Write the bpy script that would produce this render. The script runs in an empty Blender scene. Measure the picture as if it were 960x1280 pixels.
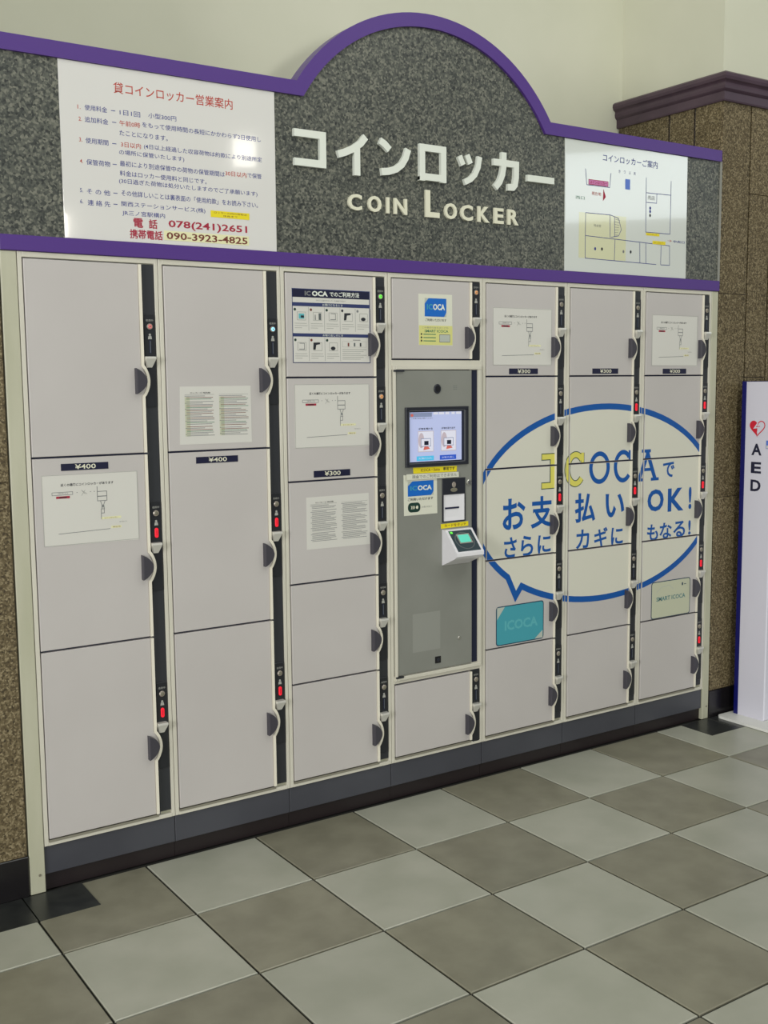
import bpy, bmesh, math, random
from mathutils import Vector, Matrix
random.seed(7)
SC = bpy.context.scene
COL = SC.collection

# ------------------------------------------------------------------ camera
CAM = (-0.8638, -3.0462, 1.4368)
YAW, PITCH, ROLL, FPX = 0.5902, -0.1156, -0.0096, 1376.73
fw = Vector((math.sin(YAW)*math.cos(PITCH), math.cos(YAW)*math.cos(PITCH), math.sin(PITCH)))
r_ = Vector((math.cos(YAW), -math.sin(YAW), 0)); u_ = r_.cross(fw)
R = math.cos(ROLL)*r_ + math.sin(ROLL)*u_
U = -math.sin(ROLL)*r_ + math.cos(ROLL)*u_
cd = bpy.data.cameras.new('camera'); cam = bpy.data.objects.new('camera', cd); COL.objects.link(cam)
cam.matrix_world = Matrix(((R.x, U.x, -fw.x, CAM[0]), (R.y, U.y, -fw.y, CAM[1]), (R.z, U.z, -fw.z, CAM[2]), (0, 0, 0, 1)))
cd.sensor_fit = 'HORIZONTAL'; cd.sensor_width = 36; cd.lens = FPX*36/960; cd.clip_start = 0.05
SC.camera = cam

# ------------------------------------------------------------------ light
world = bpy.data.worlds.new('world'); SC.world = world; world.use_nodes = True
bg = world.node_tree.nodes['Background']
bg.inputs[0].default_value = (0.95, 0.97, 0.93, 1); bg.inputs[1].default_value = 0.27

def area(name, loc, target, sx, sy, power, color):
    l = bpy.data.lights.new(name, 'AREA'); l.shape = 'RECTANGLE'; l.size = sx; l.size_y = sy
    l.energy = power; l.color = color
    o = bpy.data.objects.new(name, l); COL.objects.link(o); o.location = loc
    d = Vector(target) - Vector(loc)
    o.rotation_euler = d.to_track_quat('-Z', 'Y').to_euler()
    return o
# daylight from the station entrance behind the photographer, ceiling light panels, a side window
area('entrance_daylight', (-1.5, -9.0, 1.0), (1.2, 0, 1.9), 0.7, 0.7, 240, (0.98, 1.0, 0.95))
area('ceiling_panel_light', (1.6, -2.6, 4.6), (1.6, -1.2, 0), 5.0, 2.6, 100, (0.98, 1.0, 0.93))
area('side_window_daylight', (9.2, -6.3, 3.75), (2.2, 0, 2.1), 2.7, 0.8, 26, (0.86, 0.95, 1.0))
area('left_fill_light', (-7.0, -3.6, 2.2), (2.9, -.1, 1.5), 2.4, 2.2, 390, (1.0, 1.0, 0.98))  # added fill light to brighten the faces turned left; no known opening there
# three lamps of the hall far behind: their mirror images show on the glossy sign
area('hall_lamp', (4.25, -7.0, 3.72), (0.70, 0, 2.14), 0.22, 0.28, 2.2, (1.0, 0.95, 0.85))
area('hall_lamp', (2.57, -7.54, 2.96), (0.13, 0, 1.88), 0.12, 0.22, 2, (1.0, 0.93, 0.8))
area('hall_lamp', (8.94, -5.09, 2.56), (2.81, 0, 1.86), 0.17, 0.18, 2, (1.0, 0.93, 0.8))
SC.view_settings.view_transform = 'Standard'; SC.view_settings.look = 'None'
SC.view_settings.exposure = -0.13; SC.view_settings.gamma = 1.0; SC.view_settings.use_curve_mapping = False

# ------------------------------------------------------------------ materials
def lin(c):
    return tuple((x/12.92 if x <= .04045 else ((x+.055)/1.055)**2.4) for x in [v/255 for v in c])
M = {}
def mat(name, rgb, rough=.5, metal=0, spec=.5, emit=None, coat=0):
    m = bpy.data.materials.new(name); m.use_nodes = True
    b = m.node_tree.nodes['Principled BSDF']
    b.inputs['Base Color'].default_value = (*lin(rgb), 1); b.inputs['Roughness'].default_value = rough
    b.inputs['Metallic'].default_value = metal; b.inputs['Specular IOR Level'].default_value = spec
    b.inputs['Coat Weight'].default_value = coat; b.inputs['Coat Roughness'].default_value = .03
    if emit:
        b.inputs['Emission Color'].default_value = (*lin(rgb), 1); b.inputs['Emission Strength'].default_value = emit
    M[name] = m; return m
def nodes(m): return m.node_tree.nodes, m.node_tree.links, m.node_tree.nodes['Principled BSDF']
def cloudy(name, c1, c2, scale, rough=.5, detail=6, vary=0, bump=0, coat=0, stretch=None, lo=.35, hi=.65, spec=.5):
    """paint or stone with soft mottling between two near colours, in object space"""
    m = mat(name, c1, rough, coat=coat, spec=spec); n, l, b = nodes(m)
    tc = n.new('ShaderNodeTexCoord'); geo = n.new('ShaderNodeNewGeometry')
    nz = n.new('ShaderNodeTexNoise'); nz.inputs['Scale'].default_value = scale; nz.inputs['Detail'].default_value = detail
    src = geo.outputs['Position']
    if stretch:
        mp = n.new('ShaderNodeMapping'); mp.inputs['Scale'].default_value = stretch; l.new(src, mp.inputs[0]); src = mp.outputs[0]
    l.new(src, nz.inputs['Vector'])
    rp = n.new('ShaderNodeValToRGB'); rp.color_ramp.elements[0].position = lo; rp.color_ramp.elements[1].position = hi
    rp.color_ramp.elements[0].color = (*lin(c1), 1); rp.color_ramp.elements[1].color = (*lin(c2), 1)
    l.new(nz.outputs['Fac'], rp.inputs[0]); out = rp.outputs[0]
    if vary:
        oi = n.new('ShaderNodeObjectInfo'); mr = n.new('ShaderNodeMapRange')
        mr.inputs['To Min'].default_value = 1-vary; mr.inputs['To Max'].default_value = 1+vary
        l.new(oi.outputs['Random'], mr.inputs['Value'])
        hs = n.new('ShaderNodeHueSaturation'); l.new(mr.outputs[0], hs.inputs['Value']); l.new(out, hs.inputs['Color']); out = hs.outputs[0]
    l.new(out, b.inputs['Base Color'])
    if bump:
        bp = n.new('ShaderNodeBump'); bp.inputs['Strength'].default_value = bump; bp.inputs['Distance'].default_value = .002
        l.new(nz.outputs['Fac'], bp.inputs['Height']); l.new(bp.outputs[0], b.inputs['Normal'])
    return m
def granite(name, cols, scale, rough, vary=.0, coat=0, spec=.5):
    """speckled stone: two voronoi cell sizes mixed with noise through a hard colour ramp"""
    m = mat(name, cols[1], rough, coat=coat, spec=spec); n, l, b = nodes(m)
    geo = n.new('ShaderNodeNewGeometry')
    v = n.new('ShaderNodeTexVoronoi'); v.inputs['Scale'].default_value = scale
    nz = n.new('ShaderNodeTexNoise'); nz.inputs['Scale'].default_value = scale*.55; nz.inputs['Detail'].default_value = 5
    l.new(geo.outputs['Position'], v.inputs['Vector']); l.new(geo.outputs['Position'], nz.inputs['Vector'])
    sp = n.new('ShaderNodeSeparateColor'); l.new(v.outputs['Color'], sp.inputs[0])
    mx = n.new('ShaderNodeMath'); mx.operation = 'MULTIPLY_ADD'; mx.inputs[1].default_value = .55
    l.new(sp.outputs[0], mx.inputs[0])
    hf = n.new('ShaderNodeMath'); hf.operation = 'MULTIPLY'; hf.inputs[1].default_value = .5
    l.new(nz.outputs['Fac'], hf.inputs[0]); l.new(hf.outputs[0], mx.inputs[2])
    rp = n.new('ShaderNodeValToRGB'); cr = rp.color_ramp; cr.interpolation = 'LINEAR'
    stops = [.18, .42, .6, .78]
    cr.elements[0].position = stops[0]; cr.elements[0].color = (*lin(cols[0]), 1)
    cr.elements[1].position = stops[3]; cr.elements[1].color = (*lin(cols[3]), 1)
    for s, c in ((stops[1], cols[1]), (stops[2], cols[2])):
        e = cr.elements.new(s); e.color = (*lin(c), 1)
    l.new(mx.outputs[0], rp.inputs[0]); out = rp.outputs[0]
    if vary:
        oi = n.new('ShaderNodeObjectInfo'); mr = n.new('ShaderNodeMapRange')
        mr.inputs['To Min'].default_value = 1-vary; mr.inputs['To Max'].default_value = 1+vary
        l.new(oi.outputs['Random'], mr.inputs['Value'])
        hs = n.new('ShaderNodeHueSaturation'); l.new(mr.outputs[0], hs.inputs['Value']); l.new(out, hs.inputs['Color']); out = hs.outputs[0]
    l.new(out, b.inputs['Base Color'])
    return m

cloudy('wall_paint', (200, 200, 180), (206, 205, 186), 2.2, .7, bump=.05)
granite('brown_granite', [(48, 40, 27), (88, 76, 53), (103, 91, 66), (140, 127, 99)], 200, .5, .05, spec=.3)
granite('sign_granite', [(28, 31, 33), (68, 71, 66), (86, 88, 80), (118, 118, 106)], 165, .36, 0)
mat('black_stone', (24, 22, 24), .25); mat('grout', (34, 34, 30), .9)
cloudy('tile_light', (160, 161, 146), (172, 172, 158), 5, .34, vary=.04, detail=9, bump=.03)
cloudy('tile_dark', (124, 121, 104), (138, 135, 117), 9, .36, vary=.05, detail=10, bump=.04)
cloudy('tile_black', (36, 38, 38), (52, 54, 52), 14, .3, vary=.05)
cloudy('crown_purple', (66, 50, 62), (78, 60, 72), 6, .38)
mat('purple', (78, 48, 126), .36)
cloudy('door_paint', (184, 179, 176), (188, 183, 180), 3, .42)
cloudy('frame_paint', (198, 194, 180), (205, 201, 187), 4, .4)
cloudy('post_paint', (174, 173, 150), (186, 184, 164), 3, .42, stretch=(4, 4, .6))
mat('door_edge', (226, 220, 204), .35); mat('gap', (20, 26, 56), .6); mat('sill_metal', (140, 136, 122), .45, .3)
cloudy('plinth_grey', (62, 63, 70), (70, 71, 78), 3, .3); mat('kick_black', (30, 22, 24), .4)
mat('strip_black', (44, 46, 50), .38); mat('module_black', (34, 36, 40), .3); mat('grip', (64, 62, 70), .45)
mat('grip_dark', (26, 27, 34), .5)
mat('silver', (212, 210, 202), .3, .3); mat('chrome', (205, 203, 196), .2, .9)
mat('lamp_off', (120, 116, 100), .3); mat('lamp_ring', (160, 150, 140), .3, .3)
mat('led_red', (225, 24, 44), .4, emit=.6); mat('led_green', (90, 230, 60), .4, emit=.8); mat('led_amber', (220, 150, 90), .4, emit=.25)
mat('led_cyan', (150, 220, 245), .4, emit=.8); mat('led_rose', (210, 110, 110), .4, emit=.25)
mat('paper', (206, 204, 197), .32); mat('paper_edge', (150, 148, 140), .5)
mat('poster_white', (214, 212, 208), .08, coat=.6); mat('poster_map', (206, 210, 204), .08, coat=.6); mat('pale_yellow', (222, 220, 176), .3)
mat('poster_cream', (208, 208, 172), .08, coat=.6)
mat('ink_blue', (40, 50, 130), .5); mat('ink_red', (176, 56, 40), .5); mat('ink_crimson', (160, 28, 56), .5); mat('ink_black', (30, 32, 40), .5)
mat('ink_grey', (120, 122, 122), .5); mat('ink_lightgrey', (160, 160, 154), .5); mat('ink_brown', (110, 50, 40), .5); mat('ink_green', (60, 120, 90), .5)
mat('navy', (20, 22, 52), .35); mat('navy_soft', (44, 54, 98), .4); mat('letter_white', (218, 222, 212), .45); mat('letter_cream', (218, 216, 194), .45)
mat('bubble_white', (208, 206, 192), .4); mat('bubble_blue', (6, 80, 156), .4); mat('logo_yellow', (214, 206, 96), .4); mat('logo_line', (50, 74, 60), .4)
mat('teal', (66, 152, 166), .4); mat('card_grey', (176, 182, 172), .4); mat('card_pale', (188, 190, 166), .4); mat('card_line', (28, 60, 84), .4)
mat('teal_letter', (90, 170, 178), .4); mat('card_ink', (70, 120, 124), .4)
cloudy('terminal_grey', (126, 127, 120), (132, 133, 126), 5, .4); mat('pale_grey', (140, 141, 134), .45)
mat('terminal_edge', (150, 150, 142), .35); mat('navy_channel', (18, 24, 48), .4)
mat('bezel', (36, 38, 46), .3); mat('bezel_inner', (120, 122, 124), .3, .5); mat('screen', (176, 184, 222), .25, emit=.28)
mat('screen_grey', (130, 140, 172), .3, emit=.2); mat('screen_white', (206, 206, 220), .3, emit=.35); mat('screen_rose', (190, 175, 185), .3, emit=.2)
mat('screen_cyan', (80, 180, 222), .3, emit=.3); mat('screen_blue', (44, 84, 190), .3, emit=.3); mat('screen_red', (200, 100, 90), .3, emit=.25)
mat('screen_black', (24, 28, 50), .3)
mat('yellow', (226, 208, 30), .4); mat('sticker_white', (212, 212, 196), .35); mat('logo_blue', (16, 100, 190), .35); mat('oval_green', (18, 52, 44), .4)
mat('lens_black', (22, 22, 26), .12); mat('white_plastic', (224, 222, 226), .35); mat('reader_glass', (52, 66, 72), .15); mat('reader_screen', (90, 200, 176), .3, emit=.35)
mat('sticker_yellow', (208, 206, 130), .35); mat('aed_white', (212, 210, 222), .3); mat('aed_blue', (14, 18, 96), .3); mat('aed_base', (226, 226, 220), .35)
mat('map_pink', (196, 120, 170), .4); mat('heart_red', (206, 28, 52), .4); mat('label_blue', (90, 120, 200), .4)
mat('lead_grey', (84, 90, 92), .5)

# ------------------------------------------------------------------ object helpers
WL = {}
def reg(o, parent, loc):
    COL.objects.link(o)
    if parent is not None:
        o.parent = parent
        p = WL[parent.name]; o.location = (loc[0]-p[0], loc[1]-p[1], loc[2]-p[2])
    else:
        o.location = loc
    WL[o.name] = tuple(loc); return o
def tag(o, label=None, cat=None, group=None, kind=None):
    if label: o['label'] = label
    if cat: o['category'] = cat
    if group: o['group'] = group
    if kind: o['kind'] = kind
    return o
def thing(name, label, cat, loc, group=None):
    o = bpy.data.objects.new(name, None); o.empty_display_size = .1
    reg(o, None, loc); return tag(o, label, cat, group)

class MB:
    """collects faces (world coordinates) with materials, then links them as ONE mesh object"""
    def __init__(s): s.v = []; s.f = []; s.m = []; s.mats = []
    def mi(s, m):
        if m not in s.mats: s.mats.append(m)
        return s.mats.index(m)
    def add(s, vs, fs, m):
        k = len(s.v); i = s.mi(m); s.v += [tuple(v) for v in vs]
        for f in fs: s.f.append(tuple(a+k for a in f)); s.m.append(i)
        return s
    def box(s, x0, x1, y0, y1, z0, z1, m, b=0):
        if b:
            c = [(x0, z0), (x1, z0), (x1, z1), (x0, z1)]
            return s.prism(c, y0, y1, m, b)
        vs = [(x, y, z) for x in (x0, x1) for y in (y0, y1) for z in (z0, z1)]
        return s.add(vs, [(0, 1, 3, 2), (4, 6, 7, 5), (0, 4, 5, 1), (2, 3, 7, 6), (0, 2, 6, 4), (1, 5, 7, 3)], m)
    def prism(s, poly, y0, y1, m, b=0):
        """polygon (x,z) counter-clockwise; front at y0 (towards the viewer), back at y1; b bevels the front edge"""
        n = len(poly); vs = []; fs = []
        if b:
            inn = inset(poly, b)
            vs += [(x, y0, z) for x, z in inn] + [(x, y0+b, z) for x, z in poly] + [(x, y1, z) for x, z in poly]
            fs = [tuple(range(n)), tuple(range(3*n-1, 2*n-1, -1))]
            for r in (0, 1):
                fs += [(r*n+i, (r+1)*n+i, (r+1)*n+(i+1) % n, r*n+(i+1) % n) for i in range(n)]
        else:
            vs = [(x, y0, z) for x, z in poly] + [(x, y1, z) for x, z in poly]
            fs = [tuple(range(n)), tuple(range(2*n-1, n-1, -1))] + [(i, n+i, n+(i+1) % n, (i+1) % n) for i in range(n)]
        return s.add(vs, fs, m)
    def flat(s, poly, y, m):
        return s.add([(x, y, z) for x, z in poly], [tuple(range(len(poly)))], m)
    def build(s, name, parent=None, loc=(0, 0, 0), clip=None, xf=None, smooth=False):
        v = [(a-loc[0], b-loc[1], c-loc[2]) for a, b, c in (s.v if not xf else [xf(*q) for q in s.v])]
        me = bpy.data.meshes.new(name); me.from_pydata(v, [], s.f)
        for m in s.mats: me.materials.append(M[m])
        me.polygons.foreach_set('material_index', s.m)
        if smooth: me.polygons.foreach_set('use_smooth', [True]*len(s.f))
        if clip:
            bm = bmesh.new(); bm.from_mesh(me); bmesh.ops.triangulate(bm, faces=bm.faces)
            x0, x1, z0, z1 = clip
            for co, no in (((x0, 0, 0), (-1, 0, 0)), ((x1, 0, 0), (1, 0, 0)), ((0, 0, z0), (0, 0, -1)), ((0, 0, z1), (0, 0, 1))):
                c2 = Vector(co) - Vector((loc[0] if co[0] else 0, 0, loc[2] if co[2] else 0))
                bmesh.ops.bisect_plane(bm, geom=bm.verts[:]+bm.edges[:]+bm.faces[:], plane_co=c2, plane_no=no, clear_outer=True)
            bm.to_mesh(me); bm.free()
            if len(me.polygons) == 0: return None
        me.update()
        return reg(bpy.data.objects.new(name, me), parent, loc)

def inset(poly, b):
    n = len(poly); out = []
    for i in range(n):
        p0 = Vector(poly[i-1]); p = Vector(poly[i]); p1 = Vector(poly[(i+1) % n])
        a = (p-p0).normalized(); c = (p1-p).normalized()
        n1 = Vector((-a.y, a.x)); n2 = Vector((-c.y, c.x)); k = n1+n2
        k = k/max(.25, k.dot(n1)) if k.length > 1e-6 else n1
        q = p+k*b; out.append((q.x, q.y))
    return out
def stroke(pts, w, closed=False):
    """ribbon of quads along a polyline, half width w (or a function of 0..1)"""
    P = [Vector(p) for p in pts]; n = len(P); L = []; Rr = []
    for i in range(n):
        a = P[i]-P[i-1] if (i > 0 or closed) else P[1]-P[0]
        c = P[(i+1) % n]-P[i] if (i < n-1 or closed) else P[-1]-P[-2]
        a.normalize(); c.normalize(); n1 = Vector((-a.y, a.x)); n2 = Vector((-c.y, c.x)); k = n1+n2
        k = k/max(.4, k.dot(n1)) if k.length > 1e-6 else n1
        ww = w(i/(n-1)) if callable(w) else w
        L.append(P[i]+k*ww); Rr.append(P[i]-k*ww)
    return L, Rr
LIFT = [0]
def lift():
    LIFT[0] = (LIFT[0]+1) % 7
    return LIFT[0]*.00002
def ribbon(mb, pts, w, y, m, closed=False):
    y -= lift()
    L, Rr = stroke(pts, w, closed); n = len(pts)
    vs = [(p.x, y, p.y) for p in L]+[(p.x, y, p.y) for p in Rr]
    fs = [(i, n+i, n+(i+1) % n, (i+1) % n) for i in range(n if closed else n-1)]
    mb.add(vs, fs, m)
def ribbon3(mb, pts, w, y0, y1, m, closed=False):
    y0 -= lift()*4
    L, Rr = stroke(pts, w, closed); n = len(pts)
    vs = [(p.x, y0, p.y) for p in L]+[(p.x, y0, p.y) for p in Rr]+[(p.x, y1, p.y) for p in L]+[(p.x, y1, p.y) for p in Rr]
    fs = []
    for i in range(n if closed else n-1):
        j = (i+1) % n
        fs += [(i, n+i, n+j, j), (2*n+i, 2*n+j, 3*n+j, 3*n+i), (i, j, 2*n+j, 2*n+i), (n+i, 3*n+i, 3*n+j, n+j)]
    if not closed: fs += [(0, 2*n, 3*n, n), (n-1, 2*n-1, 4*n-1, 3*n-1)]
    mb.add(vs, fs, m)
def rect(x0, x1, z0, z1): return [(x0, z0), (x1, z0), (x1, z1), (x0, z1)]
def ell(cx, cz, a, b, n=20, t0=0, t1=2*math.pi, end=False):
    k = n if not end else n-1
    return [(cx+a*math.cos(t0+(t1-t0)*i/k), cz+b*math.sin(t0+(t1-t0)*i/k)) for i in range(n)]
def rrect(x0, x1, z0, z1, r, n=4):
    out = []
    for cx, cz, a in ((x1-r, z0+r, -90), (x1-r, z1-r, 0), (x0+r, z1-r, 90), (x0+r, z0+r, 180)):
        out += [(cx+r*math.cos(math.radians(a+90*i/n)), cz+r*math.sin(math.radians(a+90*i/n))) for i in range(n+1)]
    return out
TC = {}
def glyphs(txt, bold, res=2, extrude=0):
    k = (txt, bold, extrude)
    if k not in TC:
        c = bpy.data.curves.new('lettering', 'FONT'); c.body = txt; c.resolution_u = res; c.offset = bold; c.extrude = extrude
        o = bpy.data.objects.new('lettering', c); COL.objects.link(o)
        me = bpy.data.meshes.new_from_object(o.evaluated_get(bpy.context.evaluated_depsgraph_get()))
        TC[k] = ([tuple(v.co) for v in me.vertices], [tuple(p.vertices) for p in me.polygons])
        bpy.data.objects.remove(o); bpy.data.curves.remove(c); bpy.data.meshes.remove(me)
    return TC[k]
def text(mb, txt, x0, x1, z0, z1, y, m, bold=0.0, depth=0):
    """lettering fitted to the box x0..x1, z0..z1 on the plane y"""
    v, f = glyphs(txt, bold, 3 if (z1-z0) > .04 else 2, .1 if depth else 0)
    if not v: return
    ax = min(p[0] for p in v); bx = max(p[0] for p in v); az = min(p[1] for p in v); bz = max(p[1] for p in v)
    sx = (x1-x0)/max(bx-ax, 1e-6); sz = (z1-z0)/max(bz-az, 1e-6)
    mb.add([(x0+(p[0]-ax)*sx, (y-(p[2]+.1)*depth/.2) if depth else y, z0+(p[1]-az)*sz) for p in v], f, m)

# ------------------------------------------------------------------ setting: floor
fl = tag(MB().box(-4, 9, -9.5, .62, -.05, -.006, 'grout').build('floor'), 'checkered stone tile floor in front of the lockers', None, kind='structure')
T = .37; TX = -.0706; g = .0030
def tile_mesh(m):
    mb = MB(); h = T/2-g; b = .0025
    vs = [(sx*(h-b), sy*(h-b), 0) for sx, sy in ((-1, -1), (1, -1), (1, 1), (-1, 1))] + \
         [(sx*h, sy*h, -.002) for sx, sy in ((-1, -1), (1, -1), (1, 1), (-1, 1))] + \
         [(sx*h, sy*h, -.012) for sx, sy in ((-1, -1), (1, -1), (1, 1), (-1, 1))]
    fs = [(0, 1, 2, 3)] + [(r*4+i, r*4+4+i, r*4+4+(i+1) % 4, r*4+(i+1) % 4) for r in (0, 1) for i in range(4)]
    me = bpy.data.meshes.new('floor_tile'); me.from_pydata(vs, [], fs); me.materials.append(M[m]); return me
TM = [tile_mesh('tile_dark'), tile_mesh('tile_light')]
for j in range(0, 12):
    for i in range(-4, 16):
        reg(bpy.data.objects.new('floor_tile', TM[(i+j) % 2]), fl, (TX+(i+.5)*T, -(j+.5)*T+.001, -.0005*random.random()))
# small black border tiles along the pilasters (a hair proud of the checkered tiles)
for x0, x1, y0, y1 in ((-.40, -.236, -.165, -.004), (-.232, -.072, -.165, -.004), (-.068, .101, -.165, -.004), (2.665, 2.832, -.168, -.004), (2.836, 3.0, -.168, -.004), (3.004, 3.17, -.168, -.004), (3.174, 3.34, -.168, -.004)):
    MB().box(x0, x1, y0, y1, -.004, .0012, 'tile_black').build('border_tile', fl, ((x0+x1)/2, (y0+y1)/2, 0))

# ------------------------------------------------------------------ setting: walls
WB = .58
tag(MB().box(-2.6, 6.0, WB, WB+.15, 0, 3.7, 'wall_paint').build('wall_back'), 'cream painted wall above the lockers', None, kind='structure')
def pilaster(name, x0, x1, facex):
    w = MB().box(x0, x1, .022, WB, 0, 3.7, 'wall_paint').build(name)
    return w
wl = tag(pilaster('wall_left', -2.6, -.065, None), 'granite clad wall left of the lockers', None, kind='structure')
wr = tag(pilaster('wall_right', 2.862, 6.0, None), 'granite clad pilaster right of the lockers', None, kind='structure')
def slab(x0, x1, z0, z1, par):
    e = .0052
    MB().prism(rect(x0+e, x1-e, z0+.001, z1-.001), 0, .02, 'brown_granite', .0012).build('granite_slab', par, ((x0+x1)/2, 0, (z0+z1)/2))
mb = MB(); mb.box(2.845, 5.0, .010, .021, .1, 2.56, 'gap'); mb.box(2.852, 2.8615, .012, .579, .1, 2.56, 'gap'); mb.build('joint_backing', wr, (3, 0, 1))
mb = MB(); mb.box(-1.82, -.052, .010, .021, .1, 2.56, 'gap'); mb.build('joint_backing', wl, (-1, 0, 1))
xs = [2.84, 3.018, 3.155, 3.333, 3.47, 3.648, 3.785, 3.963, 4.10, 4.28, 4.46, 4.64, 4.82, 5.0]
brk = [(.95, 1.794), (.72, 1.45, 2.207)]
for k in range(len(xs)-1):
    zz = [.118]+list(brk[k % 2])+[2.56]
    for a, b in zip(zz, zz[1:]): slab(xs[k], xs[k+1], a, b, wr)
xl = [-.045-.178*k for k in range(0, 11)]
for k in range(10):
    zz = [.118]+list(((1.18, 1.9), (.75, 1.55, 2.2))[k % 2])+[2.56]
    for a, b in zip(zz, zz[1:]): slab(xl[k+1], xl[k], a, b, wl)
# side face of the right pilaster inside the alcove (seen above the sign)
def side_slab(X, d, y0, y1, z0, z1, par):
    e = .0052
    MB().prism(rect(-(y1-e), -(y0+e), z0+.001, z1-.001), 0, .02, 'brown_granite', .0012).build('granite_slab', par, (X, (y0+y1)/2, (z0+z1)/2),
        xf=(lambda a, b, c: (X+b, -a, c)) if d > 0 else (lambda a, b, c: (X-b, -a, c)))
for a, b in ((0.001, .149), (.149, .286), (.286, .58)):
    for z0, z1 in ((.118, .95), (.95, 1.794), (1.794, 2.56)): side_slab(2.842, 1, a, b, z0, z1, wr)
for a, b in ((0.001, .149), (.149, .286), (.286, .58)):
    for z0, z1 in ((.118, 1.2), (1.2, 2.0), (2.0, 2.56)): side_slab(-.047, -1, a, b, z0, z1, wl)
tag(MB().prism(rect(2.84, 6.0, 0, .118), -.003, .02, 'black_stone', .002).build('baseboard_right'), 'black stone skirting under the right pilaster', None, kind='structure')
tag(MB().prism(rect(-2.6, -.047, 0, .118), -.003, .02, 'black_stone', .002).build('baseboard_left'), 'black stone skirting under the left wall', None, kind='structure')
# crown moulding: stepped profile run along the alcove side and round the corner to the front
PR = [(0, 2.556), (.010, 2.556), (.012, 2.562), (.012, 2.592), (.018, 2.597), (.022, 2.602), (.024, 2.612), (.022, 2.624), (.026, 2.629), (.034, 2.634), (.038, 2.645), (.036, 2.657), (.028, 2.664), (0, 2.668)]
def crown(name, X, d, xe, label):
    mb = MB(); n = len(PR)
    vs = [(X-d*p, WB, z) for p, z in PR]+[(X-d*p, -p, z) for p, z in PR]
    mb.add(vs, [(i, n+i, n+i+1, i+1) for i in range(n-1)], 'crown_purple')
    o1 = mb
    vs = [(X-d*p, -p, z) for p, z in PR]+[(xe, -p, z) for p, z in PR]
    o1.add(vs, [(i, n+i, n+i+1, i+1) for i in range(n-1)], 'crown_purple')
    o1.add([(X-d*.0385, -.0385, 2.556), (X-d*.0385, -.0385, 2.667)], [], 'crown_purple')
    return tag(o1.build(name), label, None, kind='structure')
crown('trim_1', 2.843, 1, 6.0, 'dark purple crown moulding on the right pilaster')
crown('trim_2', -.048, -1, -2.6, 'dark purple crown moulding on the left wall')

# ------------------------------------------------------------------ lockers
W = .4; ZT = 1.8006; ZB = .1342; DT = 1.785; DB = .152
GRP = 'coin locker cabinets in the row'
cache = {}
def shared(key, name, make, parent, loc, lab=None):
    """a part whose mesh is made once around its own origin and then shared"""
    if key not in cache:
        mb = make(); me = bpy.data.meshes.new(name); me.from_pydata(mb.v, [], mb.f)
        for m in mb.mats: me.materials.append(M[m])
        me.polygons.foreach_set('material_index', mb.m); me.update(); cache[key] = me
    o = reg(bpy.data.objects.new(name, cache[key]), parent, loc)
    if lab: o['label'] = lab
    return o
def disc(mb, r, y0, y1, m, rz=None, n=14):
    mb.prism(ell(0, 0, r, rz or r, n), y0, y1, m, min(r*.2, .0015))
def mk_housing():
    mb = MB(); mb.prism(rrect(-.0165, .0165, -.075, .19, .004, 2), -.003, .002, 'module_black', .001)
    text(mb, '使用中', -.011, .011, .170, .177, -.0033, 'ink_lightgrey'); return mb
def mk_ring(c):
    def f():
        mb = MB(); disc(mb, .0088, -.004, 0, 'lamp_ring'); disc(mb, .0062, -.0052, 0, c); disc(mb, .0022, -.0062, 0, 'lamp_off'); return mb
    return f
def mk_icon():
    mb = MB(); mb.prism(ell(0, .0045, .0034, .0034, 10), -.001, 0, 'ink_lightgrey'); mb.prism([(-.006, -.008), (.006, -.008), (.0045, .001), (-.0045, .001)], -.001, 0, 'ink_lightgrey'); return mb
def mk_slot():
    mb = MB(); mb.prism(rrect(-.0028, .0028, -.019, .019, .002, 2), -.0016, 0, 'gap'); mb.prism(rrect(-.0012, .0012, -.017, .017, .001, 2), -.0019, 0, 'lead_grey'); return mb
def mk_led():
    mb = MB(); mb.prism(rrect(-.0054, .0054, -.0145, .0145, .005, 4), -.0032, 0, 'led_red', .0008); mb.prism(rrect(-.0015, .0015, -.008, .008, .001, 2), -.0036, 0, 'heart_red'); return mb
def mk_knob():
    mb = MB(); n = 4
    top = [(-.017, .012), (.017, .012)]; bot = [(-.009, -.014), (.009, -.014)]
    vs = [(-.0150, -.018, .014), (.0150, -.018, .014), (.0155, -.019, .008), (.006, -.008, -.017), (-.006, -.008, -.017), (-.0155, -.019, .008),
          (-.015, 0, .014), (.015, 0, .014), (.015, 0, .004), (.008, 0, -.018), (-.008, 0, -.018), (-.015, 0, .004)]
    mb.add(vs, [(0, 5, 2, 1), (5, 4, 3, 2), (0, 1, 7, 6), (1, 2, 8, 7), (2, 3, 9, 8), (3, 4, 10, 9), (4, 5, 11, 10), (5, 0, 6, 11)], 'silver')
    return mb
def lock_module(unit, x, hc, lamp='lamp_off', red=False):
    """one lock: housing > lamp, person mark, coin slot or red display, return knob"""
    yy = .002
    h = shared('housing', 'lock_module', mk_housing, unit, (x, yy, hc))
    shared('ring'+lamp, 'status_lamp', mk_ring(lamp), h, (x, yy-.003, hc+.156), {'led_green': 'lit green lamp', 'led_cyan': 'lit pale blue lamp', 'led_amber': 'orange lamp', 'led_rose': 'reddish lamp'}.get(lamp))
    shared('icon', 'person_mark', mk_icon, h, (x, yy-.003, hc+.128))
    if red: shared('led', 'red_display', mk_led, h, (x, yy-.003, hc+.098))
    else: shared('slot', 'key_slot', mk_slot, h, (x, yy-.003, hc+.098))
    shared('knob', 'return_knob', mk_knob, h, (x-.005, yy-.003, hc+.056))
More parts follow.
